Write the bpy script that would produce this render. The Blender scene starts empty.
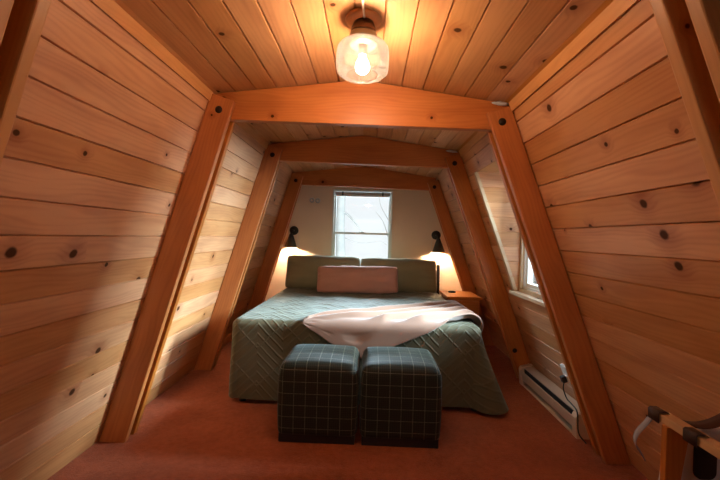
import bpy, bmesh, math, random
from mathutils import Vector, Matrix, noise as mnoise
S = bpy.context.scene
COL = S.collection
rnd = random.Random(7)
PI = math.pi

# ------------------------------------------------------------------ materials
def new_mat(name):
    m = bpy.data.materials.new(name); m.use_nodes = True
    nt = m.node_tree; b = nt.nodes['Principled BSDF']
    return m, nt, b

class G:
    """small node-graph helper"""
    def __init__(s, nt): s.nt = nt
    def n(s, t, **k):
        x = s.nt.nodes.new(t)
        for a, v in k.items(): setattr(x, a, v)
        return x
    def put(s, sock, v):
        if hasattr(v, 'is_linked'): s.nt.links.new(v, sock)
        else: sock.default_value = v
    def m(s, op, a, b=0.0, c=0.0):
        x = s.n('ShaderNodeMath', operation=op)
        s.put(x.inputs[0], a); s.put(x.inputs[1], b); s.put(x.inputs[2], c)
        return x.outputs[0]
    def mix(s, f, a, b, blend='MIX'):
        x = s.n('ShaderNodeMix', data_type='RGBA', blend_type=blend)
        s.put(x.inputs[0], f); s.put(x.inputs[6], a); s.put(x.inputs[7], b)
        return x.outputs[2]
    def smooth(s, v, a, b):
        x = s.n('ShaderNodeMapRange', interpolation_type='SMOOTHSTEP')
        s.put(x.inputs[0], v); x.inputs[1].default_value = a; x.inputs[2].default_value = b
        x.inputs[3].default_value = 0; x.inputs[4].default_value = 1
        return x.outputs[0]
    def comb(s, x, y, z=0.0):
        c = s.n('ShaderNodeCombineXYZ'); s.put(c.inputs[0], x); s.put(c.inputs[1], y); s.put(c.inputs[2], z)
        return c.outputs[0]
    def noise(s, vec, scale, detail=3, rough=.5, dist=0):
        x = s.n('ShaderNodeTexNoise'); s.put(x.inputs['Vector'], vec)
        x.inputs['Scale'].default_value = scale; x.inputs['Detail'].default_value = detail
        x.inputs['Roughness'].default_value = rough; x.inputs['Distortion'].default_value = dist
        return x.outputs[0]
    def uv(s):
        u = s.n('ShaderNodeUVMap'); u.uv_map = 'UVMap'
        sp = s.n('ShaderNodeSeparateXYZ'); s.put(sp.inputs[0], u.outputs[0])
        return u.outputs[0], sp.outputs[0], sp.outputs[1]
    def bump(s, h, strength, dist, bsdf):
        b = s.n('ShaderNodeBump'); s.put(b.inputs['Height'], h)
        b.inputs['Strength'].default_value = strength; b.inputs['Distance'].default_value = dist
        s.nt.links.new(b.outputs[0], bsdf.inputs['Normal'])

def c4(c): return (c[0], c[1], c[2], 1)

def wood(name, light, dark, rough=.42, knot=1.0, var=.35, grain=.55, coat=.12, kscale=3.1, kcol=(.06, .022, .008)):
    m, nt, b = new_mat(name); g = G(nt)
    vec, u, v = g.uv()
    at = g.n('ShaderNodeAttribute'); at.attribute_name = 'board'; bd = at.outputs['Fac']
    vor = g.n('ShaderNodeTexVoronoi', voronoi_dimensions='2D'); g.put(vor.inputs['Vector'], vec)
    vor.inputs['Scale'].default_value = kscale
    d = vor.outputs['Distance']
    sp = g.n('ShaderNodeSeparateColor'); g.put(sp.inputs[0], vor.outputs['Color'])
    on = g.m('GREATER_THAN', sp.outputs[0], 1 - .5 * knot)
    rad = g.m('MULTIPLY_ADD', sp.outputs[1], .05, .02)              # knot radius differs
    wob = g.m('MULTIPLY', g.m('SUBTRACT', g.noise(vec, 30, 2), .5), .03)
    dk = g.m('ADD', d, wob)
    rel = g.m('DIVIDE', dk, rad)
    kmask = g.m('MULTIPLY', g.smooth(rel, 1.25, .7), on)
    halo = g.m('MULTIPLY', g.smooth(rel, 5.0, .8), on)
    n1 = g.noise(g.comb(g.m('MULTIPLY', u, .9), g.m('MULTIPLY', v, 5.0)), 1.4, 2)
    vv = g.m('ADD', g.m('ADD', v, g.m('MULTIPLY', n1, .16)), g.m('MULTIPLY', halo, .03))
    ring = g.m('MULTIPLY_ADD', g.m('SINE', g.m('MULTIPLY', vv, 260.0)), .5, .5)
    ring = g.m('POWER', ring, 1.6)
    fine = g.noise(g.comb(g.m('MULTIPLY', u, 2.2), g.m('MULTIPLY', vv, 120.0)), 1.0, 5, .65)
    broad = g.noise(g.comb(g.m('MULTIPLY', u, 1.3), g.m('MULTIPLY', v, 6.0)), 1.6, 3)
    t = g.m('ADD', g.m('MULTIPLY', ring, .32), g.m('ADD', g.m('MULTIPLY', fine, .5), g.m('MULTIPLY', g.m('SUBTRACT', broad, .5), 2.6)))
    t = g.m('MULTIPLY', g.m('SUBTRACT', t, .08), grain)
    t = g.m('ADD', t, g.m('MULTIPLY', halo, .5))
    tc = g.n('ShaderNodeClamp'); g.put(tc.inputs[0], t)
    col = g.mix(tc.outputs[0], c4(light), c4(dark))
    hv = g.m('MULTIPLY_ADD', bd, var, 1 - var / 2)
    hs = g.n('ShaderNodeHueSaturation'); g.put(hs.inputs['Color'], col); g.put(hs.inputs['Value'], hv)
    hs.inputs['Hue'].default_value = .5
    g.put(hs.inputs['Saturation'], g.m('MULTIPLY_ADD', bd, -.16, 1.08))
    col = g.mix(g.m('MULTIPLY', kmask, .97), hs.outputs[0], c4(kcol))
    g.put(b.inputs['Base Color'], col)
    g.put(b.inputs['Roughness'], g.m('MULTIPLY_ADD', fine, .15, rough - .07))
    g.put(b.inputs['Specular IOR Level'], g.m('MULTIPLY_ADD', kmask, -.4, .45))
    b.inputs['Coat Weight'].default_value = coat; b.inputs['Coat Roughness'].default_value = .25
    g.bump(fine, .12, .002, b)
    return m

def plain(name, col, rough=.5, metal=0., bumps=None, var=0., spec=.5, sheen=0.):
    m, nt, b = new_mat(name); g = G(nt)
    b.inputs['Base Color'].default_value = c4(col); b.inputs['Roughness'].default_value = rough
    b.inputs['Metallic'].default_value = metal; b.inputs['Specular IOR Level'].default_value = spec
    b.inputs['Sheen Weight'].default_value = sheen
    tc = g.n('ShaderNodeTexCoord').outputs['Object']
    if var:
        n = g.noise(tc, 4, 4)
        k = g.m('MULTIPLY_ADD', n, var * 2, 1 - var)
        hs = g.n('ShaderNodeHueSaturation'); hs.inputs['Color'].default_value = c4(col); g.put(hs.inputs['Value'], k)
        g.put(b.inputs['Base Color'], hs.outputs[0])
    if bumps:
        sc, st, ds = bumps
        g.bump(g.noise(tc, sc, 3), st, ds, b)
    return m

def emit(name, col, strength):
    m = bpy.data.materials.new(name); m.use_nodes = True
    nt = m.node_tree; nt.nodes.remove(nt.nodes['Principled BSDF'])
    e = nt.nodes.new('ShaderNodeEmission'); e.inputs[0].default_value = c4(col); e.inputs[1].default_value = strength
    nt.links.new(e.outputs[0], nt.nodes['Material Output'].inputs[0])
    return m

def thin_glass(name, tint=(.97, .98, .98), haze=0.0, gloss=.06):
    m = bpy.data.materials.new(name); m.use_nodes = True
    nt = m.node_tree; nt.nodes.remove(nt.nodes['Principled BSDF']); g = G(nt)
    t = g.n('ShaderNodeBsdfTransparent'); t.inputs[0].default_value = c4(tint)
    gl = g.n('ShaderNodeBsdfGlossy'); gl.inputs['Roughness'].default_value = .05
    fr = g.n('ShaderNodeFresnel'); fr.inputs[0].default_value = 1.45
    mx = g.n('ShaderNodeMixShader'); g.put(mx.inputs[0], g.m('MULTIPLY_ADD', fr.outputs[0], .8, gloss * .3))
    g.put(mx.inputs[1], t.outputs[0]); g.put(mx.inputs[2], gl.outputs[0])
    out = mx.outputs[0]
    if haze:
        tr = g.n('ShaderNodeBsdfTranslucent'); tr.inputs[0].default_value = (1, .97, .92, 1)
        df = g.n('ShaderNodeBsdfDiffuse'); df.inputs[0].default_value = (1, .97, .92, 1)
        ad = g.n('ShaderNodeMixShader'); ad.inputs[0].default_value = .5
        g.put(ad.inputs[1], tr.outputs[0]); g.put(ad.inputs[2], df.outputs[0])
        tc = g.n('ShaderNodeTexCoord').outputs['Object']
        vo = g.n('ShaderNodeTexVoronoi'); g.put(vo.inputs['Vector'], tc); vo.inputs['Scale'].default_value = 60
        seeds = g.smooth(vo.outputs['Distance'], .28, .12)
        f = g.m('MULTIPLY_ADD', seeds, haze * 1.2, haze)
        m2 = g.n('ShaderNodeMixShader'); g.put(m2.inputs[0], f)
        g.put(m2.inputs[1], out); g.put(m2.inputs[2], ad.outputs[0]); out = m2.outputs[0]
    g.put(nt.nodes['Material Output'].inputs[0], out)
    return m

MAT = {}
MAT['plank'] = wood('pine_planks', (.62, .308, .138), (.34, .11, .039), var=.24, coat=.05)
MAT['ceil'] = wood('pine_ceiling', (.60, .295, .122), (.33, .115, .036), var=.24, coat=.05, kscale=3.8, knot=1.25)
MAT['frame'] = wood('fir_frame', (.53, .175, .038), (.30, .07, .012), var=.2, knot=.45, grain=.6, coat=.12)
MAT['trimwood'] = wood('pine_trim', (.62, .29, .09), (.42, .15, .04), var=.2, knot=.3)
MAT['stand'] = wood('nightstand_wood', (.56, .20, .045), (.36, .10, .018), var=.1, knot=.2)
MAT['rackwood'] = wood('rack_wood', (.60, .36, .17), (.40, .20, .08), var=.1, knot=0)
MAT['sillwood'] = wood('pale_trim', (.60, .44, .27), (.42, .27, .13), var=.2, knot=.4)
MAT['paint'] = plain('beige_paint', (.80, .66, .52), .75, bumps=(60, .08, .002), var=.05)
MAT['vinyl'] = plain('white_vinyl', (.74, .76, .72), .4)
MAT['glass'] = thin_glass('window_glass')
MAT['black'] = plain('black_metal', (.012, .011, .010), .45)
MAT['bolt'] = plain('bolt_iron', (.03, .018, .012), .5, .6)
MAT['bronze'] = plain('bronze_fitter', (.13, .075, .045), .38, .8)
MAT['pewter'] = plain('pewter_metal', (.22, .20, .18), .4, .7)
MAT['canopy'] = plain('canopy_wood', (.50, .22, .075), .4)
MAT['whiteplastic'] = plain('white_plastic', (.75, .73, .68), .4)
MAT['heater'] = plain('beige_enamel', (.66, .50, .35), .45, var=.06)
MAT['dark'] = plain('dark_slot', (.015, .012, .012), .6)
MAT['pinkcloth'] = plain('pink_linen', (.55, .28, .205), .9, bumps=(220, .25, .002), var=.10, sheen=.3)
MAT['greencloth'] = plain('green_linen', (.28, .265, .15), .9, bumps=(220, .2, .002), var=.12, sheen=.25)
MAT['throwcloth'] = plain('cream_throw', (.31, .175, .115), .92, bumps=(160, .35, .003), var=.10, sheen=.5)
MAT['leather'] = plain('brown_strap', (.055, .022, .012), .6, bumps=(90, .2, .002))
MAT['greystrap'] = plain('grey_webbing', (.30, .27, .28), .8)
MAT['appliance'] = plain('white_enamel', (.62, .58, .53), .5)
MAT['bark'] = plain('pale_bark', (.40, .39, .37), .9, bumps=(14, .6, .02), var=.2)
MAT['sheet'] = plain('grey_underside', (.05, .05, .045), .9)
MAT['bluegrey'] = plain('grey_blind', (.50, .53, .56), .5)

def carpet():
    m, nt, b = new_mat('rust_carpet'); g = G(nt)
    tc = g.n('ShaderNodeTexCoord').outputs['Object']
    a = g.noise(tc, 3.0, 5, .6); f = g.noise(tc, 170, 3, .7); k = g.noise(tc, 28, 3, .6)
    t = g.m('ADD', g.m('MULTIPLY', a, .5), g.m('ADD', g.m('MULTIPLY', f, .55), g.m('MULTIPLY', k, .35)))
    g.put(b.inputs['Base Color'], g.mix(g.smooth(t, .38, 1.02), (.20, .036, .012, 1), (.54, .13, .05, 1)))
    b.inputs['Roughness'].default_value = .98; b.inputs['Specular IOR Level'].default_value = .1
    b.inputs['Sheen Weight'].default_value = .25; b.inputs['Sheen Tint'].default_value = (1, .6, .45, 1)
    g.bump(g.m('ADD', f, g.m('MULTIPLY', k, .8)), .8, .012, b)
    return m
MAT['carpet'] = carpet()

def coverlet():
    m, nt, b = new_mat('quilted_green_spread'); g = G(nt)
    vec, u, v = g.uv()
    P, q = .40, .075
    wob = g.m('MULTIPLY', g.noise(vec, 9, 2), .02)
    z = g.m('MULTIPLY', g.m('ABSOLUTE', g.m('SUBTRACT', g.m('FRACT', g.m('DIVIDE', u, P)), .5)), P)
    f = g.m('FRACT', g.m('DIVIDE', g.m('ADD', g.m('ADD', v, z), wob), q))
    ridge = g.m('SUBTRACT', 1.0, g.smooth(g.m('ABSOLUTE', g.m('SUBTRACT', f, .5)), .0, .22))
    f2 = g.m('FRACT', g.m('DIVIDE', g.m('SUBTRACT', g.m('ADD', v, wob), z), q * 4))
    r2 = g.m('SUBTRACT', 1.0, g.smooth(g.m('ABSOLUTE', g.m('SUBTRACT', f2, .5)), .0, .05))
    fine = g.noise(vec, 190, 3)
    h = g.m('ADD', g.m('MAXIMUM', ridge, r2), g.m('MULTIPLY', fine, .35))
    n = g.noise(vec, 3, 3)
    col = g.mix(n, (.088, .078, .039, 1), (.122, .108, .056, 1))
    g.put(b.inputs['Base Color'], g.mix(g.m('MULTIPLY', g.m('MAXIMUM', ridge, r2), .22), col, (.16, .158, .09, 1)))
    b.inputs['Roughness'].default_value = .72; b.inputs['Specular IOR Level'].default_value = .45
    b.inputs['Sheen Weight'].default_value = .25; b.inputs['Sheen Roughness'].default_value = .4
    b.inputs['Sheen Tint'].default_value = (.8, .95, .9, 1)
    g.bump(h, .6, .006, b)
    return m
MAT['coverlet'] = coverlet()

def plaid():
    m, nt, b = new_mat('green_windowpane_plaid'); g = G(nt)
    tc = g.n('ShaderNodeTexCoord').outputs['Object']
    sp = g.n('ShaderNodeSeparateXYZ'); g.put(sp.inputs[0], tc)
    ge = g.n('ShaderNodeNewGeometry'); ns = g.n('ShaderNodeSeparateXYZ'); g.put(ns.inputs[0], ge.outputs['Normal'])
    tot = fin = None
    for i, off in enumerate((.037, .031, .012)):
        c = g.m('ADD', sp.outputs[i], off + 5 * .074)
        l = g.m('LESS_THAN', g.m('ABSOLUTE', g.m('SUBTRACT', g.m('FRACT', g.m('DIVIDE', c, .074)), .5)), .019)
        s = g.m('LESS_THAN', g.m('ABSOLUTE', g.m('SUBTRACT', g.m('FRACT', g.m('DIVIDE', c, .0123)), .5)), .13)
        ok = g.m('LESS_THAN', g.m('ABSOLUTE', ns.outputs[i]), .72)
        l = g.m('MULTIPLY', l, ok); s = g.m('MULTIPLY', s, ok)
        tot = l if tot is None else g.m('MAXIMUM', tot, l)
        fin = s if fin is None else g.m('MAXIMUM', fin, s)
    brk = g.m('MULTIPLY_ADD', g.noise(tc, 90, 2), .8, .0)
    base = g.mix(g.noise(tc, 250, 2), (.008, .010, .0055, 1), (.019, .022, .012, 1))
    col = g.mix(g.m('MULTIPLY', fin, .22), base, (.07, .075, .05, 1))
    col = g.mix(g.m('MULTIPLY', tot, brk), col, (.36, .35, .25, 1))
    g.put(b.inputs['Base Color'], col)
    b.inputs['Roughness'].default_value = .6; b.inputs['Specular IOR Level'].default_value = .3
    b.inputs['Sheen Weight'].default_value = .12; b.inputs['Sheen Roughness'].default_value = .35
    b.inputs['Sheen Tint'].default_value = (.75, .95, 1, 1)
    g.bump(g.noise(tc, 400, 2), .25, .002, b)
    return m
MAT['plaid'] = plaid()

# ------------------------------------------------------------------ mesh helpers
def UVL(bm):
    return bm.loops.layers.uv.get('UVMap') or bm.loops.layers.uv.new('UVMap')

def link(name, bm, mat, parent=None, axis=None, smooth=False, board=None, off=None):
    """finish a bmesh as ONE object; axis = grain direction for the wood coordinates"""
    me = bpy.data.meshes.new(name)
    bmesh.ops.recalc_face_normals(bm, faces=bm.faces) if axis is not None else None
    if axis is not None:
        a = Vector(axis).normalized()
        uvl = UVL(bm)
        bl = bm.faces.layers.float.get('board') or bm.faces.layers.float.new('board')
        o = off if off else (rnd.uniform(0, 40), rnd.uniform(0, 40))
        bv = rnd.random() if board is None else board
        for f in bm.faces:
            n = f.normal
            t = a.cross(n)
            if t.length < .35: t = Vector((a.y, a.z, a.x)).cross(n)
            t.normalize()
            for l in f.loops: l[uvl].uv = (a.dot(l.vert.co) + o[0], t.dot(l.vert.co) + o[1])
            f[bl] = bv
    for f in bm.faces: f.smooth = smooth
    bm.to_mesh(me); bm.free()
    me.materials.append(MAT[mat] if isinstance(mat, str) else mat)
    o = bpy.data.objects.new(name, me); COL.objects.link(o)
    if parent: o.parent = parent; o.matrix_parent_inverse = parent.matrix_world.inverted()
    return o

def tag(o, label=None, cat=None, group=None, kind=None):
    if label: o['label'] = label
    if cat: o['category'] = cat
    if group: o['group'] = group
    if kind: o['kind'] = kind
    return o

def thing(name, label, cat, loc, group=None):
    o = bpy.data.objects.new(name, None); COL.objects.link(o)
    o.location = loc; o.empty_display_size = .1
    o.matrix_world = Matrix.Translation(loc)
    return tag(o, label, cat, group)

def bevel(bm, w, seg=2):
    bmesh.ops.bevel(bm, geom=list(bm.edges), offset=w, segments=seg, profile=.6, affect='EDGES', clamp_overlap=True)

def box_into(bm, x0, x1, y0, y1, z0, z1):
    vs = [bm.verts.new(p) for p in ((x0, y0, z0), (x1, y0, z0), (x1, y1, z0), (x0, y1, z0), (x0, y0, z1), (x1, y0, z1), (x1, y1, z1), (x0, y1, z1))]
    for f in ((3, 2, 1, 0), (4, 5, 6, 7), (0, 1, 5, 4), (1, 2, 6, 5), (2, 3, 7, 6), (3, 0, 4, 7)): bm.faces.new([vs[i] for i in f])

def box(x0, x1, y0, y1, z0, z1, bv=0, seg=2):
    bm = bmesh.new(); box_into(bm, x0, x1, y0, y1, z0, z1)
    if bv: bevel(bm, bv, seg)
    return bm

def prism(poly, y0, y1, bv=0, seg=2, bm=None):
    """polygon of (x, z) points pushed along y"""
    own = bm is None
    bm = bm or bmesh.new()
    a = [bm.verts.new((x, y0, z)) for x, z in poly]; b = [bm.verts.new((x, y1, z)) for x, z in poly]
    bm.faces.new(a); bm.faces.new(b[::-1]); n = len(poly)
    for i in range(n): bm.faces.new((a[i], b[i], b[(i + 1) % n], a[(i + 1) % n]))
    bmesh.ops.recalc_face_normals(bm, faces=bm.faces)
    if bv and own: bevel(bm, bv, seg)
    return bm

def lathe(profile, segs=40, M=None, bm=None):
    bm = bm or bmesh.new(); rings = []
    for r, z in profile:
        if r < 1e-5: rings.append([bm.verts.new((0, 0, z))])
        else: rings.append([bm.verts.new((r * math.cos(2 * PI * k / segs), r * math.sin(2 * PI * k / segs), z)) for k in range(segs)])
    for a, b in zip(rings, rings[1:]):
        for k in range(segs):
            k2 = (k + 1) % segs
            if len(a) == 1 and len(b) == 1: continue
            if len(a) == 1: bm.faces.new((a[0], b[k2], b[k]))
            elif len(b) == 1: bm.faces.new((a[k], a[k2], b[0]))
            else: bm.faces.new((a[k], a[k2], b[k2], b[k]))
    if M is not None: bmesh.ops.transform(bm, matrix=M, verts=bm.verts)
    bmesh.ops.recalc_face_normals(bm, faces=bm.faces)
    return bm

def tube(pts, r, segs=10, bm=None):
    bm = bm or bmesh.new(); pts = [Vector(p) for p in pts]; rings = []
    up = Vector((.13, .21, 1)).normalized()
    for i, p in enumerate(pts):
        d = (pts[min(i + 1, len(pts) - 1)] - pts[max(i - 1, 0)]).normalized()
        s = d.cross(up)
        if s.length < .05: s = d.cross(Vector((1, 0, 0)))
        s.normalize(); t = s.cross(d)
        rr = r[i] if isinstance(r, (list, tuple)) else r
        rings.append([bm.verts.new(p + rr * (math.cos(2 * PI * k / segs) * s + math.sin(2 * PI * k / segs) * t)) for k in range(segs)])
    for a, b in zip(rings, rings[1:]):
        for k in range(segs): bm.faces.new((a[k], a[(k + 1) % segs], b[(k + 1) % segs], b[k]))
    bm.faces.new(rings[0][::-1]); bm.faces.new(rings[-1])
    bmesh.ops.recalc_face_normals(bm, faces=bm.faces)
    return bm

def curve_pts(ctrl, n=24):
    """Catmull-Rom through control points"""
    P = [Vector(c) for c in ctrl]; P = [2 * P[0] - P[1]] + P + [2 * P[-1] - P[-2]]; out = []
    m = len(P) - 3
    for i in range(n + 1):
        t = i / n * m; k = min(int(t), m - 1); t -= k
        a, b, c, d = P[k:k + 4]
        out.append(.5 * (2 * b + (c - a) * t + (2 * a - 5 * b + 4 * c - d) * t * t + (3 * b - a - 3 * c + d) * t ** 3))
    return out

# ------------------------------------------------------------------ the shell of the loft
YB, YF = 5.0, -1.7                       # end wall behind the bed / wall behind the viewer
KL, KR = .301, .366                      # lean of the two walls
def xl(z): return -1.66 + KL * z
def xr(z): return 1.61 - KR * z
CL, CP, CR = (-.998, 2.20), (-.09, 2.30), (.816, 2.168)
FY = [.87, 2.20, 3.42, 4.60]             # front faces of the four bents
segs = [(YF, FY[0] + .065), (FY[0] + .065, FY[1] + .065), (FY[1] + .065, FY[2] + .065), (FY[2] + .065, YB)]

def planks(name, A, B, mat, width, cut=None, breaks=(), kind='structure', segs=segs, flip=False, drop=None, thick=.045, parent=None):
    """tongue-and-groove boards running along y, from section point A to B; V-grooves are real"""
    bm = bmesh.new(); uvl = UVL(bm); bl = bm.faces.layers.float.new('board')
    A, B = Vector((A[0], A[1])), Vector((B[0], B[1])); L = (B - A).length; d = (B - A) / L
    n = Vector((-d.y, d.x)) * (-1 if flip else 1)                     # towards the room
    rows = max(1, round(L / width)); ss = sorted(set([L * i / rows for i in range(rows + 1)] + list(breaks)))
    ss = [s for i, s in enumerate(ss) if i == 0 or s - ss[i - 1] > .012 or s in breaks]
    g_w, g_d = .0048, .011
    for i in range(len(ss) - 1):
        s0, s1 = ss[i], ss[i + 1]
        if s1 - s0 < .015: g = (s1 - s0) * .2
        else: g = g_w
        for (ya, yb) in segs:
            spans = cut((s0 + s1) / 2, ya, yb) if cut else [(ya, yb)]
            bv = rnd.random(); ou, ov = rnd.uniform(0, 50), rnd.uniform(0, 50)
            for (a, b) in spans:
                prof = [(s0, -g_d), (s0 + g, 0), (s1 - g, 0), (s1, -g_d)]
                for (p, q) in zip(prof, prof[1:]):
                    vs = []
                    for (s, h), y in ((p, a), (q, a), (q, b), (p, b)):
                        X = A + d * s + n * h
                        dz = drop(y) if drop else 0
                        vs.append((bm.verts.new((X.x, y, X.y + dz)), (y + ou, s - s0 + ov)))
                    f = bm.faces.new([v for v, _ in vs])
                    for l, (_, uv) in zip(f.loops, vs): l[uvl].uv = uv
                    f[bl] = bv
                vs = []
                for s, y in ((s0, a), (s0, b), (s1, b), (s1, a)):
                    X = A + d * s - n * thick; vs.append(bm.verts.new((X.x, y, X.y + (drop(y) if drop else 0))))
                bm.faces.new(vs)
    me = bpy.data.meshes.new(name); bm.to_mesh(me); bm.free(); me.materials.append(MAT[mat])
    o = bpy.data.objects.new(name, me); COL.objects.link(o)
    if kind: o['kind'] = kind
    if parent: o.parent = parent
    return o

PW = .135
# dormer opening in the right wall
DY0, DY1, DZ0, DZ1, DX = 2.46, 3.17, 7 * 2.168 / 17, 15 * 2.168 / 17, 1.305
rz = math.sqrt(1 + KR * KR)
def cut_right(s, ya, yb):
    z = s / rz
    if DZ0 < z < DZ1 and ya < DY0 and yb > DY1: return [(ya, DY0), (DY1, yb)]
    return [(ya, yb)]
# the end bay's ceiling sags a little towards the end wall
def sag(y): return -.075 * max(0, (y - 3.5) / 1.2)
cseg = segs
planks('wall_left', (xl(0), 0), (xl(2.20), 2.20), 'plank', PW, flip=True)
planks('wall_right', (xr(0), 0), (xr(2.168), 2.168), 'plank', PW, cut=cut_right)
ceil_l = planks('ceiling_left', CL, CP, 'ceil', .13, flip=True, drop=sag)
ceil_r = planks('ceiling_right', CP, CR, 'ceil', .13, flip=True, drop=sag)
ceil_l.name = 'ceiling'; ceil_r.name = 'ceiling.001'

bm = box(-1.9, 1.9, YF - .1, YB + .1, -.08, 0)
floor = link('floor', bm, 'carpet'); floor['kind'] = 'structure'

# unseen blocks added behind the joint of wall and ceiling to stop light leaks
for nm, pl in (('joint_seal_left', [(xl(2.14) - .05, 2.14), (xl(2.14) - .004, 2.14), (xl(2.2) - .004, 2.196), (CL[0] + .06, 2.212), (CL[0] + .06, 2.27), (CL[0] - .06, 2.26)]),
               ('joint_seal_right', [(xr(2.10) + .05, 2.10), (xr(2.10) + .004, 2.10), (xr(2.168) + .004, 2.164), (CR[0] - .06, 2.182), (CR[0] - .06, 2.24), (CR[0] + .06, 2.23)])):
    link(nm, prism(pl, YF, YB), 'trimwood', axis=(0, 1, 0))['kind'] = 'structure'
link('joint_seal_ridge', prism([(-.2, 2.305), (.02, 2.302), (-.09, 2.34)], YF, YB), 'trimwood', axis=(0, 1, 0))['kind'] = 'structure'  # unseen strip added to close the ridge joint likewise

# narrow trim boards where walls meet the ceiling
def trim_board(name, A, B, out, bays, w=.05, t=.014):
    A, B = Vector(A), Vector(B); d = (B - A).normalized(); n = Vector(out).normalized()
    bm = bmesh.new()
    for (a, b) in bays:
        prism([tuple(A), tuple(B), tuple(B + n * t), tuple(A + n * t)], a, b, bm=bm)
    o = link(name, bm, 'trimwood', axis=(0, 1, 0), board=.6); o['kind'] = 'structure'
bays = [(YF, FY[0]), (FY[0] + .13, FY[1]), (FY[1] + .13, FY[2]), (FY[2] + .13, FY[3])]
trim_board('trim_1', (xl(2.135), 2.135), (xl(2.19), 2.19), (1, -KL), bays[:3])
trim_board('trim_2', (xr(2.105), 2.105), (xr(2.158), 2.158), (-1, -KR), bays[:3])

# end wall with the window opening
WX0, WX1, WZ0, WZ1 = -.530, .300, .77, 1.972
bm = bmesh.new()
for a in ((-1.8, WX0, 0, 2.45), (WX1, 1.75, 0, 2.45), (WX0, WX1, 0, WZ0), (WX0, WX1, WZ1, 2.45)):
    box_into(bm, a[0], a[1], YB, YB + .12, a[2], a[3])
link('wall_back', bm, 'paint')['kind'] = 'structure'
# wall behind the viewer, its broad window added to let sky light in
FX0, FX1, FZ0, FZ1 = -.62, .45, .75, 1.95
bm = bmesh.new()
for a in ((-1.8, FX0, 0, 2.45), (FX1, 1.75, 0, 2.45), (FX0, FX1, 0, FZ0), (FX0, FX1, FZ1, 2.45)):
    box_into(bm, a[0], a[1], YF - .12, YF, a[2], a[3])
link('wall_front', bm, 'paint')['kind'] = 'structure'

def sash(bm, x0, x1, y0, y1, z0, z1, w):
    box_into(bm, x0, x0 + w, y0, y1, z0, z1); box_into(bm, x1 - w, x1, y0, y1, z0, z1)
    box_into(bm, x0 + w, x1 - w, y0, y1, z0, z0 + w); box_into(bm, x0 + w, x1 - w, y0, y1, z1 - w, z1)

def dh_window(name, x0, x1, z0, z1, y, s):
    """double-hung window; s=+1: outside lies at larger y. Main frame with sashes and panes as parts"""
    bm = bmesh.new(); sash(bm, x0, x1, min(y - s * .012, y + s * .09), max(y - s * .012, y + s * .09), z0, z1, .022)
    w = link(name, bm, 'vinyl'); w['kind'] = 'structure'
    zm = (z0 + z1) / 2
    for nm, za, zb, yo in (('upper_sash', zm - .012, z1 - .022, .055), ('lower_sash', z0 + .022, zm + .012, .022)):
        bm = bmesh.new(); ya, yb = sorted((y + s * yo, y + s * (yo + .03))); sash(bm, x0 + .021, x1 - .021, ya, yb, za, zb, .026)
        so = link(nm, bm, 'vinyl', w)
        p = box(x0 + .045, x1 - .045, y + s * (yo + .013), y + s * (yo + .017), za + .024, zb - .024)
        link('pane', p, 'glass', so)
    bm = box((x0 + x1) / 2 - .035, (x0 + x1) / 2 + .035, *sorted((y + s * .002, y + s * .024)), zm + .006, zm + .026, .004)
    link('sash_lock', bm, 'vinyl', w)
    return w
dh_window('window_1', WX0, WX1, WZ0, WZ1, YB, 1)
dh_window('window_unseen', FX0, FX1, FZ0, FZ1, YF, -1)  # unseen window, added as an opening for light from behind

# dormer: boarded cheeks, little ceiling, upright window
def cheek(y, s):
    """boards set across the slope between leaning wall and upright window"""
    bm = bmesh.new(); uvl = UVL(bm); bl = bm.faces.layers.float.new('board')
    rows = 8; h = (DZ1 - DZ0) / rows
    for i in range(rows):
        z0, z1 = DZ0 + i * h, DZ0 + (i + 1) * h; bv = rnd.random(); o = rnd.uniform(0, 30)
        x1 = DX + .09
        for (za, ya), (zb, yb) in (((z0, -.005), (z0 + .004, 0)), ((z0 + .004, 0), (z1 - .004, 0)), ((z1 - .004, 0), (z1, -.005))):
            ps = [(xr(za) - .004, y - s * ya, za), (x1, y - s * ya, za), (x1, y - s * yb, zb), (xr(zb) - .004, y - s * yb, zb)]
            f = bm.faces.new([bm.verts.new(p) for p in ps])
            for l in f.loops: l[uvl].uv = (l.vert.co.x + o, l.vert.co.z)
            f[bl] = bv
    return bm
me = cheek(DY1, -1)
b2 = cheek(DY0, 1); tmp = bpy.data.meshes.new('tmp'); b2.to_mesh(tmp); b2.free(); me.from_mesh(tmp); bpy.data.meshes.remove(tmp)
box_into(me, xr(DZ1), DX + .09, DY0, DY1, DZ1, DZ1 + .03)
cm = bpy.data.meshes.new('wall_dormer'); me.to_mesh(cm); me.free(); cm.materials.append(MAT['plank'])
o = bpy.data.objects.new('wall_dormer', cm); COL.objects.link(o); o['kind'] = 'structure'
# casing of the opening (leans with the wall) and sill board
bm = bmesh.new()
for (a, b) in ((DY1 - .002, DY1 + .045), (DY0 - .045, DY0 + .002)):
    prism([(xr(DZ0) - .018, DZ0), (xr(DZ1) - .018, DZ1), (xr(DZ1) + .01, DZ1), (xr(DZ0) + .01, DZ0)], a, b, bm=bm)
link('trim_3', bm, 'sillwood', axis=(-KR, 0, 1), board=.7)['kind'] = 'structure'
bm = box(xr(DZ0) - .045, DX + .09, DY0 - .05, DY1 + .06, DZ0 - .028, DZ0, .004)
link('trim_4', bm, 'sillwood', axis=(0, 1, 0), board=.8)['kind'] = 'structure'
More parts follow.
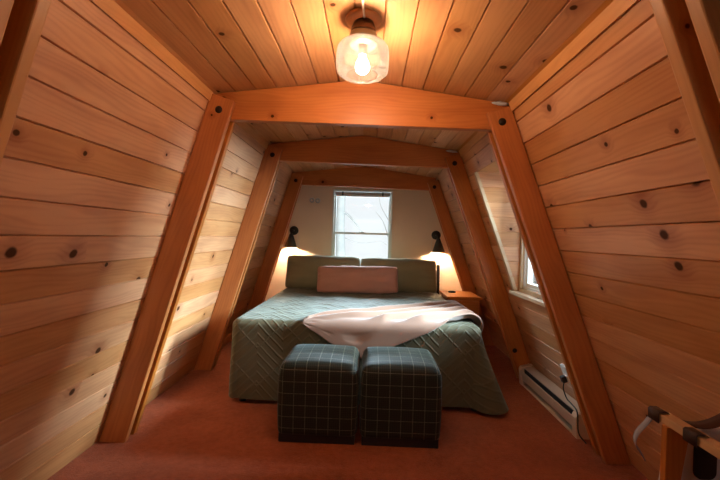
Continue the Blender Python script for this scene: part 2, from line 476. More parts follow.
# dormer window
bm = bmesh.new()
def sash_x(bm, x0, x1, y0, y1, z0, z1, w):
    box_into(bm, x0, x1, y0, y0 + w, z0, z1); box_into(bm, x0, x1, y1 - w, y1, z0, z1)
    box_into(bm, x0, x1, y0 + w, y1 - w, z0, z0 + w); box_into(bm, x0, x1, y0 + w, y1 - w, z1 - w, z1)
sash_x(bm, DX + .02, DX + .09, DY0, DY1, DZ0, DZ1, .05)
w2 = link('window_2', bm, 'vinyl'); w2['kind'] = 'structure'
bm = bmesh.new(); sash_x(bm, DX - .004, DX + .02, DY0 + .001, DY1 - .001, DZ0 + .001, DZ1 - .001, .03)
link('stop_bead', bm, 'sillwood', w2, axis=(0, 0, 1))
bm = bmesh.new(); sash_x(bm, DX + .035, DX + .065, DY0 + .05, DY1 - .05, DZ0 + .05, (DZ0 + DZ1) / 2 + .015, .03)
sa = link('lower_sash', bm, 'vinyl', w2)
link('pane', box(DX + .048, DX + .052, DY0 + .078, DY1 - .078, DZ0 + .078, (DZ0 + DZ1) / 2 - .013), 'glass', sa)
bm = bmesh.new(); sash_x(bm, DX + .055, DX + .085, DY0 + .05, DY1 - .05, (DZ0 + DZ1) / 2 - .015, DZ1 - .05, .03)
sa = link('upper_sash', bm, 'vinyl', w2)
link('pane', box(DX + .068, DX + .072, DY0 + .078, DY1 - .078, (DZ0 + DZ1) / 2 + .013, DZ1 - .078), 'glass', sa)

# ------------------------------------------------------------------ the four timber bents
LEG_L = [(-1.49, 0), (-.857, 2.135), (-1.000, 2.182), (-1.655, 0)]
LEG_R = [(1.455, 0), (.685, 2.093), (.822, 2.132), (1.605, 0)]
BEAM = [(-.975, 2.038), (-.88, 2.034), (.70, 2.002), (.80, 1.998), (.826, 2.15), (.79, 2.166), (-.09, 2.292), (-.95, 2.198), (-1.008, 2.182)]
def bent(i, label, dz=0.0, mat='frame'):
    y = FY[i]
    t = thing('timber_frame', label, 'frame', (0, y, 0), 'A-frame timber bents')
    for poly, s in ((LEG_L, 1), (LEG_R, -1)):
        P = [(x, z) if z == 0 else (x - (KL if s > 0 else -KR) * -dz, z + dz) for x, z in poly]
        ax = (P[1][0] - P[0][0], 0, P[1][1] - P[0][1])
        for k, (a, b) in enumerate(((0, .038), (.092, .13))):
            Q = P if k == 0 else [(P[0][0] - s * .004, 0), (P[1][0] - s * .004, P[1][1]), P[2], P[3]]
            link('leg', prism(Q, y + a, y + b, .005), mat, t, axis=ax, board=rnd.uniform(.3, .7))
        # carriage bolt through leg and beam
        bx_, bz_ = (P[1][0] + P[2][0]) / 2 - s * .02, P[1][1] - .055
        M = Matrix.Translation((bx_, y, bz_)) @ Matrix.Rotation(PI / 2, 4, 'X')
        link('bolt', lathe([(0, .010), (.010, .009), (.018, .004), (.023, .001), (.023, -.004)], 16, M), 'bolt', t, smooth=True)
    B = [(x, z + dz) for x, z in BEAM]
    link('beam', prism(B, y + .04, y + .09, .004), 'frame', t, axis=(1, 0, 0), board=.55)
    return t
bent(0, 'nearest pine A-frame bent, its doubled legs cut off by the photo edges', mat='trimwood')
bent(1, 'large orange pine A-frame bent right behind the ceiling lamp')
bent(2, 'middle pine A-frame bent standing beside the bed between lamp bent and window bent')
bent(3, 'smallest farthest pine A-frame bent framing the end wall and window', dz=-.06)
t2 = [o for o in COL.objects if o.name.startswith('timber_frame')][2]
M = Matrix.Translation((1.385, FY[2], .30)) @ Matrix.Rotation(PI / 2, 4, 'X')
link('knot', lathe([(0, .004), (.016, .003), (.022, 0), (.022, -.003)], 18, M), 'bolt', t2, smooth=True)

# grey insulation poking out at the right ends of two beams
def tuft(x, y, z, sx, label):
    bm = bmesh.new(); bmesh.ops.create_icosphere(bm, subdivisions=3, radius=1)
    for v in bm.verts:
        k = 1 + .45 * mnoise.noise(v.co * 2.3 + Vector((x * 9, y, 0)))
        v.co = Vector((x + v.co.x * sx * k, y + v.co.y * .014 * k, z + (v.co.z * .011 - v.co.x * .004) * k))
    tag(link('insulation_tuft', bm, 'bluegrey', smooth=True), label, 'insulation')
tuft(.765, 2.215, 2.152, .045, 'grey tuft of insulation above the right end of the lamp bent beam')
tuft(.745, 3.432, 2.152, .05, 'grey tuft of insulation above the right end of the middle bent beam')

# ------------------------------------------------------------------ ceiling lamp
LX, LY = -.055, 1.62
LZ = 2.297
lamp = thing('ceiling_lamp', 'lit ceiling lamp with seeded glass drum shade and bronze fitter', 'lamp', (LX, LY, LZ))
T = Matrix.Translation((LX, LY, 0))
link('canopy', lathe([(0, LZ), (.078, LZ), (.082, LZ - .006), (.078, LZ - .016), (.04, LZ - .024), (0, LZ - .024)], 40, T), 'canopy', lamp, smooth=True)
link('fitter', lathe([(0, 2.276), (.044, 2.276), (.05, 2.262), (.055, 2.25), (.056, 2.236), (.056, 2.226), (.0, 2.226)], 40, T), 'bronze', lamp, smooth=True)
link('shade_collar', lathe([(.0, 2.226), (.059, 2.226), (.061, 2.220), (.061, 2.182), (.057, 2.176), (.0, 2.176)], 40, T), 'pewter', lamp, smooth=True)
prof = [(.055, 2.182), (.080, 2.180), (.106, 2.171), (.116, 2.154), (.118, 2.13), (.118, 2.06), (.114, 2.042), (.100, 2.028), (.076, 2.022), (.070, 2.0225),
        (.0735, 2.026), (.098, 2.0325), (.1105, 2.046), (.1145, 2.062), (.1145, 2.128), (.1125, 2.151), (.103, 2.167), (.079, 2.176), (.055, 2.178)]
MAT['shade'] = thin_glass('seeded_glass', (.97, .95, .92), haze=.017)
link('glass_shade', lathe([(a, 2.182 - (2.182 - b) * .88) for a, b in prof], 56, T), 'shade', lamp, smooth=True)
link('socket', lathe([(0, 2.176), (.02, 2.176), (.02, 2.135), (.014, 2.13), (0, 2.13)], 24, T), 'pewter', lamp, smooth=True)
MAT['bulb'] = emit('warm_bulb', (1, .70, .47), 490)
link('bulb', lathe([(0, 2.13), (.012, 2.13), (.016, 2.118), (.027, 2.098), (.030, 2.082), (.027, 2.066), (.016, 2.055), (0, 2.051)], 20, T), 'bulb', lamp, smooth=True)
zc = lambda x: 2.30 - (.1457 * (x + .09) if x > -.09 else -.11 * (x + .09))
link('surface_cable', tube([(LX + .004, LY - .045, LZ - .022), (LX, LY - .09, LZ - .010), (LX - .006, 1.30, zc(LX) - .005), (LX - .012, .97, zc(LX) - .005)], .0055, 8), 'whiteplastic', lamp, smooth=True)

# ------------------------------------------------------------------ wall sconces
MAT['sbulb'] = emit('sconce_bulb', (1, .70, .42), 1800)
def sconce(x, z, side, label):
    t = thing('wall_sconce', label, 'wall lamp', (x, YB, z), 'black cone sconces')
    M = Matrix.Translation((x, YB, z)) @ Matrix.Rotation(PI / 2, 4, 'X')
    link('wall_plate', lathe([(0, 0), (.062, 0), (.062, .012), (.056, .018), (0, .018)], 32, M), 'black', t, smooth=True)
    sx = x - side * .012
    link('arm', tube(curve_pts([(x, YB - .016, z), (x, YB - .06, z), (sx, YB - .10, z - .005), (sx, YB - .115, z - .045)], 12), .013, 10), 'black', t, smooth=True)
    a = Matrix.Translation((sx, YB - .115, z - .04)) @ Matrix.Rotation(side * .04, 4, 'Y')
    sh = link('shade', lathe([(0, 0), (.018, -.001), (.026, -.014), (.030, -.03), (.086, -.185), (.083, -.185), (.027, -.034), (.0, -.03)], 36, a), 'black', t, smooth=True)
    link('bulb', lathe([(0, -.11), (.014, -.115), (.022, -.14), (.018, -.158), (0, -.165)], 16, a), 'sbulb', t, smooth=True)
    link('cord', tube(curve_pts([(x - side * -.05, YB - .006, z - .03), (x + side * .065, YB - .006, z - .25), (x + side * .07, YB - .006, z - .5), (x + side * .06, YB - .006, z - .75)], 14), .0035, 6), 'whiteplastic', t, smooth=True)
sconce(-1.055, 1.385, 1, 'black cone wall sconce left of the window above the green pillow')
sconce(.905, 1.375, -1, 'black cone wall sconce right of the window above the nightstand')

# two small grey round fittings on the end wall
for k, x in enumerate((-.815, -.735)):
    M = Matrix.Translation((x, YB, 1.812 - .004 * k)) @ Matrix.Rotation(PI / 2, 4, 'X')
    bm = lathe([(.014, 0), (.034, 0), (.036, .004), (.030, .009), (.016, .009), (.014, .005), (.014, 0)], 24, M)
    tag(link('wall_ring', bm, 'bluegrey', smooth=True), ('left' if k == 0 else 'right') + ' one of two small grey rings on the end wall', 'ring', 'grey rings on the end wall')

# raised blind above the window
bl = thing('window_blind', 'grey headrail of the raised blind across the window top', 'blind', (-.1, YB, 1.90))
link('headrail', box(WX0 + .04, WX1 - .04, YB - .022, YB + .018, 1.898, 1.935, .004), 'bluegrey', bl)
link('slat_stack', box(WX0 + .045, WX1 - .045, YB - .016, YB + .014, 1.878, 1.899, .003), 'vinyl', bl)
for x in (WX0 + .14, WX1 - .14):
    link('bracket', box(x - .009, x + .009, YB - .028, YB + .02, 1.888, 1.940, .002), 'dark', bl)

# ------------------------------------------------------------------ bed
BX0, BX1, BY0, BY1, BZ = -1.065, .885, 2.785, 4.80, .655
bed = thing('bed', 'wide king bed with dark base and headboard posts under the bedspread', 'bed', (-.09, 3.8, 0))
link('mattress', box(BX0 + .03, BX1 - .03, BY0 + .03, BY1, .34, BZ - .02, .05, 3), 'sheet', bed)
link('base', box(BX0 + .06, BX1 - .06, BY0 + .06, BY1, .11, .345, .01), 'sheet', bed)
for x in (BX0 + .09, BX1 - .03):
    for y in (BY0 + .06, BY1 - .1):
        link('leg', lathe([(0, 0), (.028, 0), (.028, .12), (0, .12)], 16, Matrix.Translation((x, y, 0))), 'black', bed)
link('headboard', box(BX0 + .05, BX1 - .06, 4.83, 4.86, .30, .90, .008), 'black', bed)
for x in (BX0 + .03, BX1 + .012):
    link('headboard_post', box(x - .02, x + .02, 4.70, 4.86, .0, .99, .008), 'black', bed)

def surf(x, q):
    """point on the made bed's top; x and the arc q run over the rounded edges and down the front (q<0) or right side"""
    R = .05
    def fold(o):                          # o: distance past the straight part -> (out, down)
        if o <= 0: return 0, 0
        if o < R * PI / 2: a = o / R; return R * math.sin(a), R * (1 - math.cos(a))
        return R + .10 * (o - R * PI / 2) ** 1.15, R + (o - R * PI / 2)
    ox, dx = fold(x - (BX1 - R)); oy, dy = fold(-q + R * 1.0)
    X = min(x, BX1 - R) + ox; Y = BY0 + max(q, R) - oy if q < R else BY0 + q
    if q < R: Y = BY0 + R - oy * (1.0 if oy <= R else 1) 
    return Vector((X, Y, BZ - dx - dy))

def loft(rings, close=False):
    bm = bmesh.new(); uvl = UVL(bm)
    V = [[bm.verts.new(p) for p, _ in r] for r in rings]
    for i in range(len(rings) - 1):
        n = len(rings[i])
        for k in range(n if close else n - 1):
            k2 = (k + 1) % n
            f = bm.faces.new((V[i][k], V[i][k2], V[i + 1][k2], V[i + 1][k]))
            us = [rings[i][k][1], rings[i][k2][1], rings[i + 1][k2][1], rings[i + 1][k][1]]
            for l, u in zip(f.loops, us): l[uvl].uv = u
    return bm

def bedspread():
    """sheet laid over the mattress: u runs left hem - top - right hem, v runs front hem - top - head"""
    R = .055; hem = .035
    drop = BZ - hem
    nu, nv = 132, 120
    W = BX1 - BX0; Lh = BY1 - BY0 - .02
    us = [-drop + (W + 2 * drop) * i / nu for i in range(nu + 1)]
    bm = bmesh.new(); uvl = UVL(bm)
    # perimeter: left side (head->foot), foot, right side (foot->head) with rounded corners
    per = []
    rc = .07
    n1, n2, nc = 60, 70, 8
    for i in range(n1): per.append((BX0, BY1 - (BY1 - BY0 - rc) * i / n1, -1, 0))
    for i in range(nc): a = PI + PI / 2 * i / nc; per.append((BX0 + rc + rc * math.cos(a), BY0 + rc + rc * math.sin(a), math.cos(a), math.sin(a)))
    for i in range(n2): per.append((BX0 + rc + (W - 2 * rc) * i / n2, BY0, 0, -1))
    for i in range(nc): a = 1.5 * PI + PI / 2 * i / nc; per.append((BX1 - rc + rc * math.cos(a), BY0 + rc + rc * math.sin(a), math.cos(a), math.sin(a)))
    for i in range(n1 + 1): per.append((BX1, BY0 + rc + (BY1 - BY0 - rc) * i / n1, 1, 0))
    arc = [0]
    for a, b in zip(per, per[1:]): arc.append(arc[-1] + math.hypot(a[0] - b[0], a[1] - b[1]))
    def skirt(k, dn):                      # dn: 0 at the edge .. 1 at the hem
        x, y, nx, ny = per[k]
        ripple = .012 * math.sin(arc[k] * 9 + 1.2) * dn + .010 * mnoise.noise((arc[k] * 3, dn * 1.5, 3)) * dn
        out = .004 + ripple
        if nx > .2 and ny > -.98: out += .185 * dn ** 1.1 * max(0, nx) * max(0, min(1, (4.0 - y) / .7))                 # right side hangs loose
        if nx > .3 and ny < -.15: out += .05 * dn ** 1.6 * max(0, nx)                               # corner flap
        if nx < -.3 and ny < -.15: out += .02 * dn
        z = BZ - R - (BZ - R - hem) * dn
        z += dn * (.012 * math.sin(arc[k] * 4.1) + (.004 if nx > .3 and ny < -.15 else 0))
        return Vector((x + nx * out, y + ny * out, max(z, .008)))
    rows = []
    ns = 22
    for j in range(ns + 1):
        dn = 1 - j / ns
        rows.append([(skirt(k, dn), (arc[k], BZ - R - dn * (BZ - R - hem))) for k in range(len(per))])
    for j in range(1, 7):                  # rounded edge
        a = PI / 2 * j / 6
        r = []
        for k, (x, y, nx, ny) in enumerate(per):
            ins = R * (1 - math.cos(a))
            p = Vector((x - nx * ins + nx * .004, y - ny * ins + ny * .004, BZ - R + R * math.sin(a)))
            r.append((p, (arc[k], BZ - R + R * a)))
        rows.append(r)
    bm2 = loft(rows)
    # top: bridge the last ring to a dense grid by filling row by row between left and right points
    last = [p for p, _ in rows[-1]]
    def wr(x, y):
        e = min(x - BX0, BX1 - x, y - BY0)
        k = max(0, min(1, (e - .05) / .12))
        return BZ + k * (.010 * mnoise.noise((x * 5, y * 5, 1)) + .008 * mnoise.noise((x * 11 + y * 4, y * 9 - x * 3, 4)) + .006)
    gx, gy = 110, 96
    X0, X1, Y0, Y1 = BX0 + R - .004, BX1 - R + .004, BY0 + R - .004, BY1
    uvl2 = UVL(bm2)
    V = [[bm2.verts.new((X0 + (X1 - X0) * i / gx, Y0 + (Y1 - Y0) * j / gy, 0)) for i in range(gx + 1)] for j in range(gy + 1)]
    for r in V:
        for v in r: v.co.z = wr(v.co.x, v.co.y)
    for j in range(gy):
        for i in range(gx):
            f = bm2.faces.new((V[j][i], V[j][i + 1], V[j + 1][i + 1], V[j + 1][i]))
            for l in f.loops: l[uvl2].uv = (l.vert.co.x + 2.2, l.vert.co.y - BY0 + BZ)
    bmesh.ops.recalc_face_normals(bm2, faces=bm2.faces)
    return bm2
sp = link('bedspread', bedspread(), 'coverlet', smooth=True)
tag(sp, 'dull green bedspread with stitched chevrons hanging to the carpet', 'bedspread')

# ------------------------------------------------------------------ pillows
def pillow(name, label, loc, w, h, t, rx, rz, mat, seed, ry=0, n=34, pinch=.05):
    bm = bmesh.new(); uvl = UVL(bm)
    def P(i, j, s):
        u, v = -1 + 2 * i / n, -1 + 2 * j / n
        k = (max(0, 1 - abs(u) ** 3) * max(0, 1 - abs(v) ** 2.6)) ** .5
        rc = .075 * (abs(u) * abs(v)) ** 5; cx = 1 - pinch * .5 * (1 - abs(v) ** 2) * abs(u) ** 3 - rc * .6; cz = 1 - pinch * .8 * (1 - abs(u) ** 2) * abs(v) ** 3 - rc * 1.3 - .05 * max(0, v) ** 3 * mnoise.noise((u * 2.2 + seed, .3, seed))
        wn = .010 * mnoise.noise((u * 3 + seed, v * 3, s)) + .012 * mnoise.noise((u * 1.6 + seed, v * 7, s * 2)) * (abs(u) ** 2) + .01 * mnoise.noise((u * 7 + seed, v * 2, s)) * abs(v) ** 2
        return Vector((u * w / 2 * cx, s * (t / 2 * k + .004) + wn * (k > 0), v * h / 2 * cz + wn * .5))
    F = [[bm.verts.new(P(i, j, -1)) for i in range(n + 1)] for j in range(n + 1)]
    K = [[F[j][i] if i in (0, n) or j in (0, n) else bm.verts.new(P(i, j, 1)) for i in range(n + 1)] for j in range(n + 1)]
    for j in range(n):
        for i in range(n):
            bm.faces.new((F[j][i], F[j][i + 1], F[j + 1][i + 1], F[j + 1][i]))
            try: bm.faces.new((K[j][i], K[j + 1][i], K[j + 1][i + 1], K[j][i + 1]))
            except ValueError: pass
    bmesh.ops.recalc_face_normals(bm, faces=bm.faces)
    o = link(name, bm, mat, smooth=True)
    o.location = loc; o.rotation_euler = (rx, ry, rz)
    return tag(o, label, 'pillow')
pillow('pillow', 'dull green king pillow on the left, below the left sconce', (-.585, 4.60, .855), .96, .45, .24, -.30, .02, 'greencloth', 1)
pillow('pillow', 'dull green king pillow on the right, in front of the dark bedpost', (.371, 4.60, .850), .99, .45, .24, -.30, -.02, 'greencloth', 5)
for o in [o for o in COL.objects if o.name.startswith('pillow')]: o['group'] = 'green king pillows'
pillow('lumbar_pillow', 'long dusty pink lumbar pillow in front of the green pillows', (-.135, 4.30, .815), .98, .34, .15, -.32, .0, 'pinkcloth', 9, ry=-.02)

# ------------------------------------------------------------------ cream throw
def throw():
    top = curve_pts([(-.50, .012), (-.40, .16), (-.19, .32), (.11, .51), (.50, .73), (.86, .93), (1.02, .98)], 70)  # back edge (x, q)
    top = curve_pts([(a[0], a[1], 0) for a in top], 70)
    bot = curve_pts([(-.50, .0, 0), (-.38, -.06, 0), (-.22, -.165, 0), (-.02, -.235, 0), (.22, -.14, 0), (.50, -.02, 0), (.72, .10, 0), (.98, .25, 0)], 70)
    n, m = 70, 52; rings = []
    for j in range(m + 1):
        t = j / m; r = []
        for i in range(n + 1):
            p = top[i] * t + bot[i] * (1 - t); s = i / n
            p.y += .02 * mnoise.noise((s * 4, t * 3, 7)) * min(1, 3 * s)
            h = .012 + .05 * (.5 + .5 * math.sin(t * 27 - 6 * s + 2.0 * math.sin(s * 2.6 + .6) + 3.0 * mnoise.noise((s * 2.2, t * 2, 1)))) ** 2.5 * min(1, .25 + 2 * s) * min(1, 5 * (1 - t) + .2)
            h += .010 * mnoise.noise((s * 9, t * 5, 2)) + .006
            h = min(h, .020 + 1.1 * max(0, p.y - .03))
            a, b, c = surf(p.x, p.y), surf(p.x + .004, p.y), surf(p.x, p.y + .004)
            nn = (b - a).cross(c - a).normalized()
            if nn.z < 0 and abs(nn.z) > .3: nn = -nn
            r.append((a + nn * h, (p.x, p.y)))
        rings.append(r)
    bm = loft(rings)
    bmesh.ops.recalc_face_normals(bm, faces=bm.faces)
    return bm
th = link('throw_blanket', throw(), 'throwcloth', smooth=True)
md = th.modifiers.new('thick', 'SOLIDIFY'); md.thickness = .010; md.offset = 1
md = th.modifiers.new('sub', 'SUBSURF'); md.levels = 1; md.render_levels = 1
tag(th, 'rumpled cream pink throw blanket draped across the foot of the bed', 'blanket')

# ------------------------------------------------------------------ ottomans
def ottoman(x0, x1, y0, y1, label, rz):
    cx, cy = (x0 + x1) / 2, (y0 + y1) / 2
    t = thing('ottoman', label, 'ottoman', (cx, cy, 0), 'plaid cube ottomans')
    w, d = (x1 - x0) / 2, (y1 - y0) / 2
    bm = box(-w, w, -d, d, .05, .50)
    bmesh.ops.subdivide_edges(bm, edges=list(bm.edges), cuts=11, use_grid_fill=True)
    for v in bm.verts:
        x, y, z = v.co
        R = .07 if z > .25 else .022
        # rounded box: pull towards an inner box
        zt, zb = .50, .05
        Rv = .035
        ix, iy = max(-w + Rv, min(w - Rv, x)), max(-d + Rv, min(d - Rv, y))
        iz = max(zb + .015, min(zt - .05, z))
        q = Vector((x - ix, y - iy, 0)); 
        if q.length > 0: q = q.normalized() * min(Rv, max(abs(x - ix), abs(y - iy)))
        rzv = z - iz
        if rzv > 0:
            a = min(1, rzv / .05); k = math.sqrt(max(0, 1 - a * a)); 
            f = 1 - (1 - k) * .022 / w
            x, y = (ix + q.x) * f, (iy + q.y) * f
        else: x, y = ix + q.x, iy + q.y
        dome = max(0, 1 - (x / w) ** 2) * max(0, 1 - (y / d) ** 2)
        if z > zt - .001: z += .03 * dome ** .6
        bulge = .007 * math.sin(PI * (z - zb) / (zt - zb))
        v.co = (x * (1 + bulge / w), y * (1 + bulge / d), z)
    o = link('cover', bm, 'plaid', smooth=True); o.parent = t
    o.modifiers.new('sub', 'SUBSURF').render_levels = 1; o.modifiers['sub'].levels = 1
    pl = link('plinth', box(-w + .012, w - .012, -d + .012, d - .012, 0, .06, .006), 'black'); pl.parent = t
    t.rotation_euler = (0, 0, rz)
ottoman(-.562, -.050, 2.275, 2.733, 'left plaid cube ottoman at the foot of the bed', .0)
ottoman(-.030, .482, 2.274, 2.732, 'right plaid cube ottoman at the foot of the bed', .0)

# ------------------------------------------------------------------ nightstand
nx0, ny0, ny1, nz = .925, 4.13, 4.585, .675
xw = lambda z: xr(z) - .018
ns = thing('nightstand', 'orange wooden nightstand between the bed and the right wall', 'nightstand', (1.1, 4.35, 0))
link('top', prism([(nx0 - .03, nz - .028), (xw(nz) - .055, nz - .028), (xw(nz) - .06, nz), (nx0 - .03, nz)], ny0 - .012, ny1 + .005, .003), 'stand', ns, axis=(1, 0, 0))
link('body', prism([(nx0, .0), (1.265, .0), (1.265, nz - .028), (nx0, nz - .028)], ny0 + .012, ny1, .003), 'stand', ns, axis=(1, 0, 0))
dr = link('drawer', box(nx0 + .015, 1.25, ny0 - .002, ny0 + .014, nz - .21, nz - .045, .003), 'stand', ns, axis=(1, 0, 0))
link('knob', lathe([(0, 0), (.007, 0), (.007, .012), (.014, .018), (.014, .026), (0, .03)], 16, Matrix.Translation((1.09, ny0 - .002, nz - .125)) @ Matrix.Rotation(PI / 2, 4, 'X')), 'bolt', dr, smooth=True)
link('door', box(nx0 + .015, 1.25, ny0 - .002, ny0 + .014, .05, nz - .22, .003), 'stand', ns, axis=(0, 0, 1))
pb = lathe([(0, 0), (.032, 0), (.036, .006), (.034, .016), (.02, .022), (0, .023)], 24, Matrix.Translation((1.02, 4.45, nz)) @ Matrix.Diagonal((1.3, .9, 1, 1)))
tag(link('pebble_speaker', pb, 'dark', smooth=True), 'small dark round gadget lying on the orange nightstand', 'gadget')

# ------------------------------------------------------------------ baseboard heater along the right wall
hy0, hy1 = 2.47, 3.40
h = thing('baseboard_heater', 'beige metal baseboard heater on the carpet under the dormer window', 'heater', (1.5, 2.9, 0))
link('back_panel', prism([(1.565, .012), (1.592, .012), (1.535, .175), (1.508, .175)], hy0, hy1, .002), 'heater', h)
link('front_cover', prism([(1.438, .052), (1.450, .052), (1.432, .135), (1.422, .135)], hy0 + .05, hy1 - .04, .003), 'heater', h)
link('top_hood', prism([(1.447, .165), (1.512, .182), (1.512, .174), (1.45, .157)], hy0 + .05, hy1 - .04, .002), 'heater', h)
link('bottom_lip', prism([(1.437, .0), (1.56, .0), (1.56, .012), (1.437, .018)], hy0 + .05, hy1 - .04, .002), 'heater', h)
link('heating_fin', prism([(1.465, .03), (1.56, .03), (1.52, .15), (1.45, .15)], hy0 + .05, hy1 - .04), 'dark', h)
for a in (hy0, hy1 - .045):
    link('end_cap', prism([(1.432, .0), (1.595, .0), (1.535, .185), (1.512, .187), (1.43, .165), (1.42, .14)], a, a + .055, .004), 'heater', h)

# outlet on the wall behind the lamp bent, with the plugged-in cord
def onwall(y, z, d): n = Vector((-1, 0, -KR)).normalized(); return Vector((xr(z), y, z)) + n * d
ol = thing('wall_outlet', 'white wall outlet low beside the large right leg', 'outlet', tuple(onwall(2.68, .37, 0)))
def wall_box(y0, y1, z0, z1, d0, d1, bv=.003):
    bm = bmesh.new()
    n = Vector((-1, 0, -KR)).normalized()
    P = []
    for d in (d0, d1):
        for (y, z) in ((y0, z0), (y1, z0), (y1, z1), (y0, z1)): P.append(bm.verts.new(Vector((xr(z), y, z)) + n * d))
    for f in ((0, 1, 2, 3), (7, 6, 5, 4), (0, 4, 5, 1), (1, 5, 6, 2), (2, 6, 7, 3), (3, 7, 4, 0)): bm.faces.new([P[i] for i in f])
    bmesh.ops.recalc_face_normals(bm, faces=bm.faces)
    if bv: bevel(bm, bv)
    return bm
link('cover_plate', wall_box(2.645, 2.72, .31, .43, .0, .022, .004), 'whiteplastic', ol)
link('socket', wall_box(2.665, 2.70, .325, .36, .020, .026, .002), 'whiteplastic', ol)
pc = thing('power_cord', 'black plug and cord hanging from the white outlet beside the heater', 'cord', tuple(onwall(2.68, .34, .03)))
link('plug', wall_box(2.663, 2.702, .318, .362, .025, .06, .008), 'black', pc)
link('cable', tube(curve_pts([onwall(2.68, .325, .045), onwall(2.672, .28, .07), onwall(2.655, .22, .075), onwall(2.60, .205, .075), Vector((1.43, 2.47, .18)), Vector((1.425, 2.44, .06)), Vector((1.46, 2.41, .006))], 30), .0045, 8), 'black', pc, smooth=True)

# ------------------------------------------------------------------ luggage rack at the right
rk = thing('luggage_rack', 'wooden luggage rack with dark straps, cut off at lower right', 'luggage rack', (1.15, 1.05, 0))
RZ = .74
RX0, RX1, RY0, RY1 = 1.035, 1.285, 1.015, 1.335
for x in (RX0, RX1 - .0):
    link('rail', box(x - .012, x + .032, RY0, RY1, RZ - .028, RZ, .004), 'rackwood', rk, axis=(0, 1, 0), board=.6)
for x in (RX0 - .020, RX1 - .012):
    for y in (1.25, 1.033):
        bm = bmesh.new(); xa = x; 
        prism([(xa, 0), (xa + .036, 0), (xa + .046, .5), (xa + .078 if x < 1.1 else xa + .05, RZ - .028), (xa, RZ - .028)], y - .011, y + .011, bm=bm)
        link('leg', bm, 'frame', rk, axis=(0, 0, 1), board=.3)
for y in (1.25, 1.033):
    link('stretcher', box(RX0 + .02, RX1, y - .009, y + .009, .12, .16, .003), 'rackwood', rk, axis=(1, 0, 0), board=.4)
for y in (1.30, 1.155):
    w = .024; pts = []
    for k in range(17):                  # wraps the left rail, sags to the right rail
        s = k / 16
        pts.append((RX0 + .01 + (RX1 - RX0) * s, RZ + .004 - .05 * math.sin(PI * s)))
    loop = [(RX0 - .016, RZ - .032), (RX0 - .017, RZ + .001), (RX0 - .012, RZ + .005)] + pts + [(RX1 + .033, RZ + .005), (RX1 + .036, RZ), (RX1 + .036, RZ - .03)]
    bm = bmesh.new(); prev = None
    rows = [[bm.verts.new((p[0], y + sgn * w, p[1])) for sgn in (-1, 1)] for p in loop]
    for a, b in zip(rows, rows[1:]): bm.faces.new((a[0], a[1], b[1], b[0]))
    st = link('strap', bm, 'leather', rk, smooth=True)
    st.modifiers.new('thick', 'SOLIDIFY').thickness = .003
# grey webbing loop hung on the rail end
pts = curve_pts([(RX0 - .006, 1.325, RZ - .028), (RX0 - .018, 1.335, RZ - .06), (RX0 - .050, 1.335, RZ - .10), (RX0 - .055, 1.335, RZ - .135), (RX0 - .035, 1.335, RZ - .165), (RX0 - .02, 1.335, RZ - .19)], 26)
bm = bmesh.new(); rows = [[bm.verts.new(p + Vector((0.004 * s, .012 * s, .004 * s))) for s in (-1, 1)] for p in pts]
for a, b in zip(rows, rows[1:]): bm.faces.new((a[0], a[1], b[1], b[0]))
gs = link('hanging_strap', bm, 'greystrap', smooth=True); gs.modifiers.new('thick', 'SOLIDIFY').thickness = .003
tag(gs, 'grey webbing strap looped below the end of the luggage rack', 'strap')
# white appliance under the rack
ap = thing('appliance', 'white slim appliance with rounded black panel standing behind the leg of the luggage rack', 'appliance', (1.16, 1.32, 0))
link('body', prism([(1.02, 0), (1.31, 0), (1.29, .675), (1.10, .675)], 1.29, 1.35, .014, 3), 'appliance', ap)
bm = box(1.150, 1.224, 1.282, 1.292, .515, .662)
bmesh.ops.bevel(bm, geom=[e for e in bm.edges if abs((e.verts[0].co - e.verts[1].co).normalized().y) > .9], offset=.025, segments=5, profile=.5, affect='EDGES')
link('front_panel', bm, 'dark', ap)

# ------------------------------------------------------------------ outdoors: pale trees in bright haze
def tree(name, x, y, r, label, branches):
    t = thing(name, label, 'tree', (x, y, -3))
    link('trunk', tube(curve_pts([(x, y, -3), (x + .03, y, 0), (x - .02, y, 2), (x + .05, y, 5)], 20), [r * (1 - .4 * i / 20) for i in range(21)], 14), 'bark', t, smooth=True)
    for pts, br in branches:
        c = curve_pts(pts, 14); link('branch', tube(c, [br * (1 - .7 * i / 14) for i in range(15)], 8), 'bark', t, smooth=True)
tree('tree', -.85, 10.5, .17, 'pale tree trunk seen through the left part of the window',
     [([(-.82, 10.5, 2.05), (-.62, 10.5, 1.92), (-.42, 10.4, 1.70), (-.22, 10.4, 1.45)], .04), ([(-.83, 10.5, 2.5), (-.5, 10.6, 2.7), (-.25, 10.6, 2.55), (-.1, 10.6, 2.75)], .012),
      ([(-.8, 10.5, 1.3), (-.3, 10.6, 1.15), (.3, 10.6, 1.2), (.5, 10.6, 1.1)], .012)])
tree('tree', .75, 14, .07, 'thin pale tree seen through the right part of the window',
     [([(.75, 14, 1.2), (.5, 14, 1.9), (.2, 14, 2.3)], .02), ([(.75, 14, 1.9), (.4, 14, 2.5), (.3, 14, 2.9)], .016), ([(.75, 14, 2.2), (1.0, 14, 2.8)], .015)])
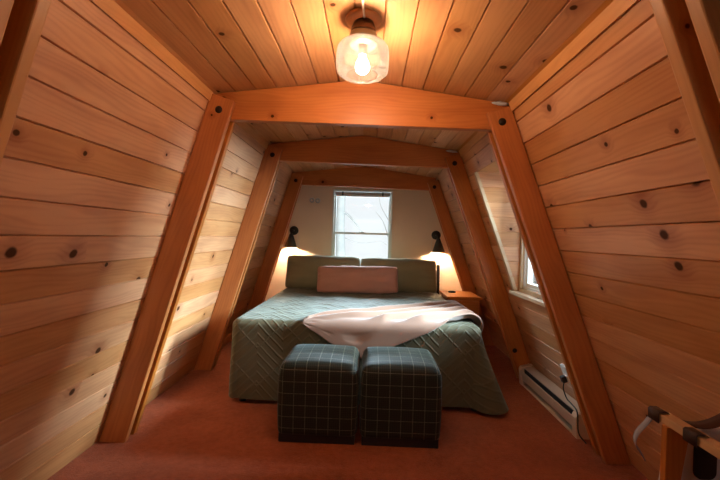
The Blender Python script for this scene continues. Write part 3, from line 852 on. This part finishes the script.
ground = link('ground', box(-30, 30, -30, 40, -3.1, -3.0), plain('pale_ground', (.6, .62, .6), .95)); ground['kind'] = 'structure'

# ------------------------------------------------------------------ light
wd = bpy.data.worlds.new('sky'); S.world = wd; wd.use_nodes = True
bg = wd.node_tree.nodes['Background']; bg.inputs[0].default_value = (.92, .97, 1, 1); bg.inputs[1].default_value = 1.0

def area(name, loc, target, sx, sy, power, col):
    l = bpy.data.lights.new(name, 'AREA'); l.shape = 'RECTANGLE'; l.size = sx; l.size_y = sy; l.energy = power; l.color = col
    o = bpy.data.objects.new(name, l); COL.objects.link(o); o.location = loc
    o.rotation_euler = (Vector(target) - Vector(loc)).to_track_quat('-Z', 'Y').to_euler()
    return o
area('daylight_end', (-.1, 8.6, 3.75), (-.1, 3.4, .6), 7.0, 1.6, 2900, (.66, .86, 1))
area('daylight_dormer', (4.0, 2.75, 2.3), (-1.0, 2.95, 1.3), 1.3, 1.6, 1800, (.66, .86, 1))
area('added_fill_front', (-.1, -3.2, 2.6), (0, 1.0, .9), 2.0, 1.6, 11, (.9, .95, 1))  # added fill, shining in from behind the viewer

# ------------------------------------------------------------------ camera
psi, thv, rho = .0273735, -.00905718, .028
fwd = Vector((-math.sin(psi) * math.cos(thv), math.cos(psi) * math.cos(thv), math.sin(thv)))
rt = Vector((math.cos(psi), math.sin(psi), 0)); up = rt.cross(fwd)
r2 = rt * math.cos(rho) + up * math.sin(rho); u2 = -rt * math.sin(rho) + up * math.cos(rho)
cd = bpy.data.cameras.new('camera'); cam = bpy.data.objects.new('camera', cd); COL.objects.link(cam)
cd.sensor_width = 36; cd.lens = 36 * 362 / 720; cd.clip_start = .02
M = Matrix.Identity(4)
for i in range(3): M[i][0] = r2[i]; M[i][1] = u2[i]; M[i][2] = -fwd[i]
M[0][3], M[1][3], M[2][3] = 0, 0, 1.325
cam.matrix_world = M
S.camera = cam
vs = S.view_settings; vs.view_transform = 'Standard'; vs.look = 'None'; vs.exposure = .14; vs.gamma = 1; vs.use_curve_mapping = False
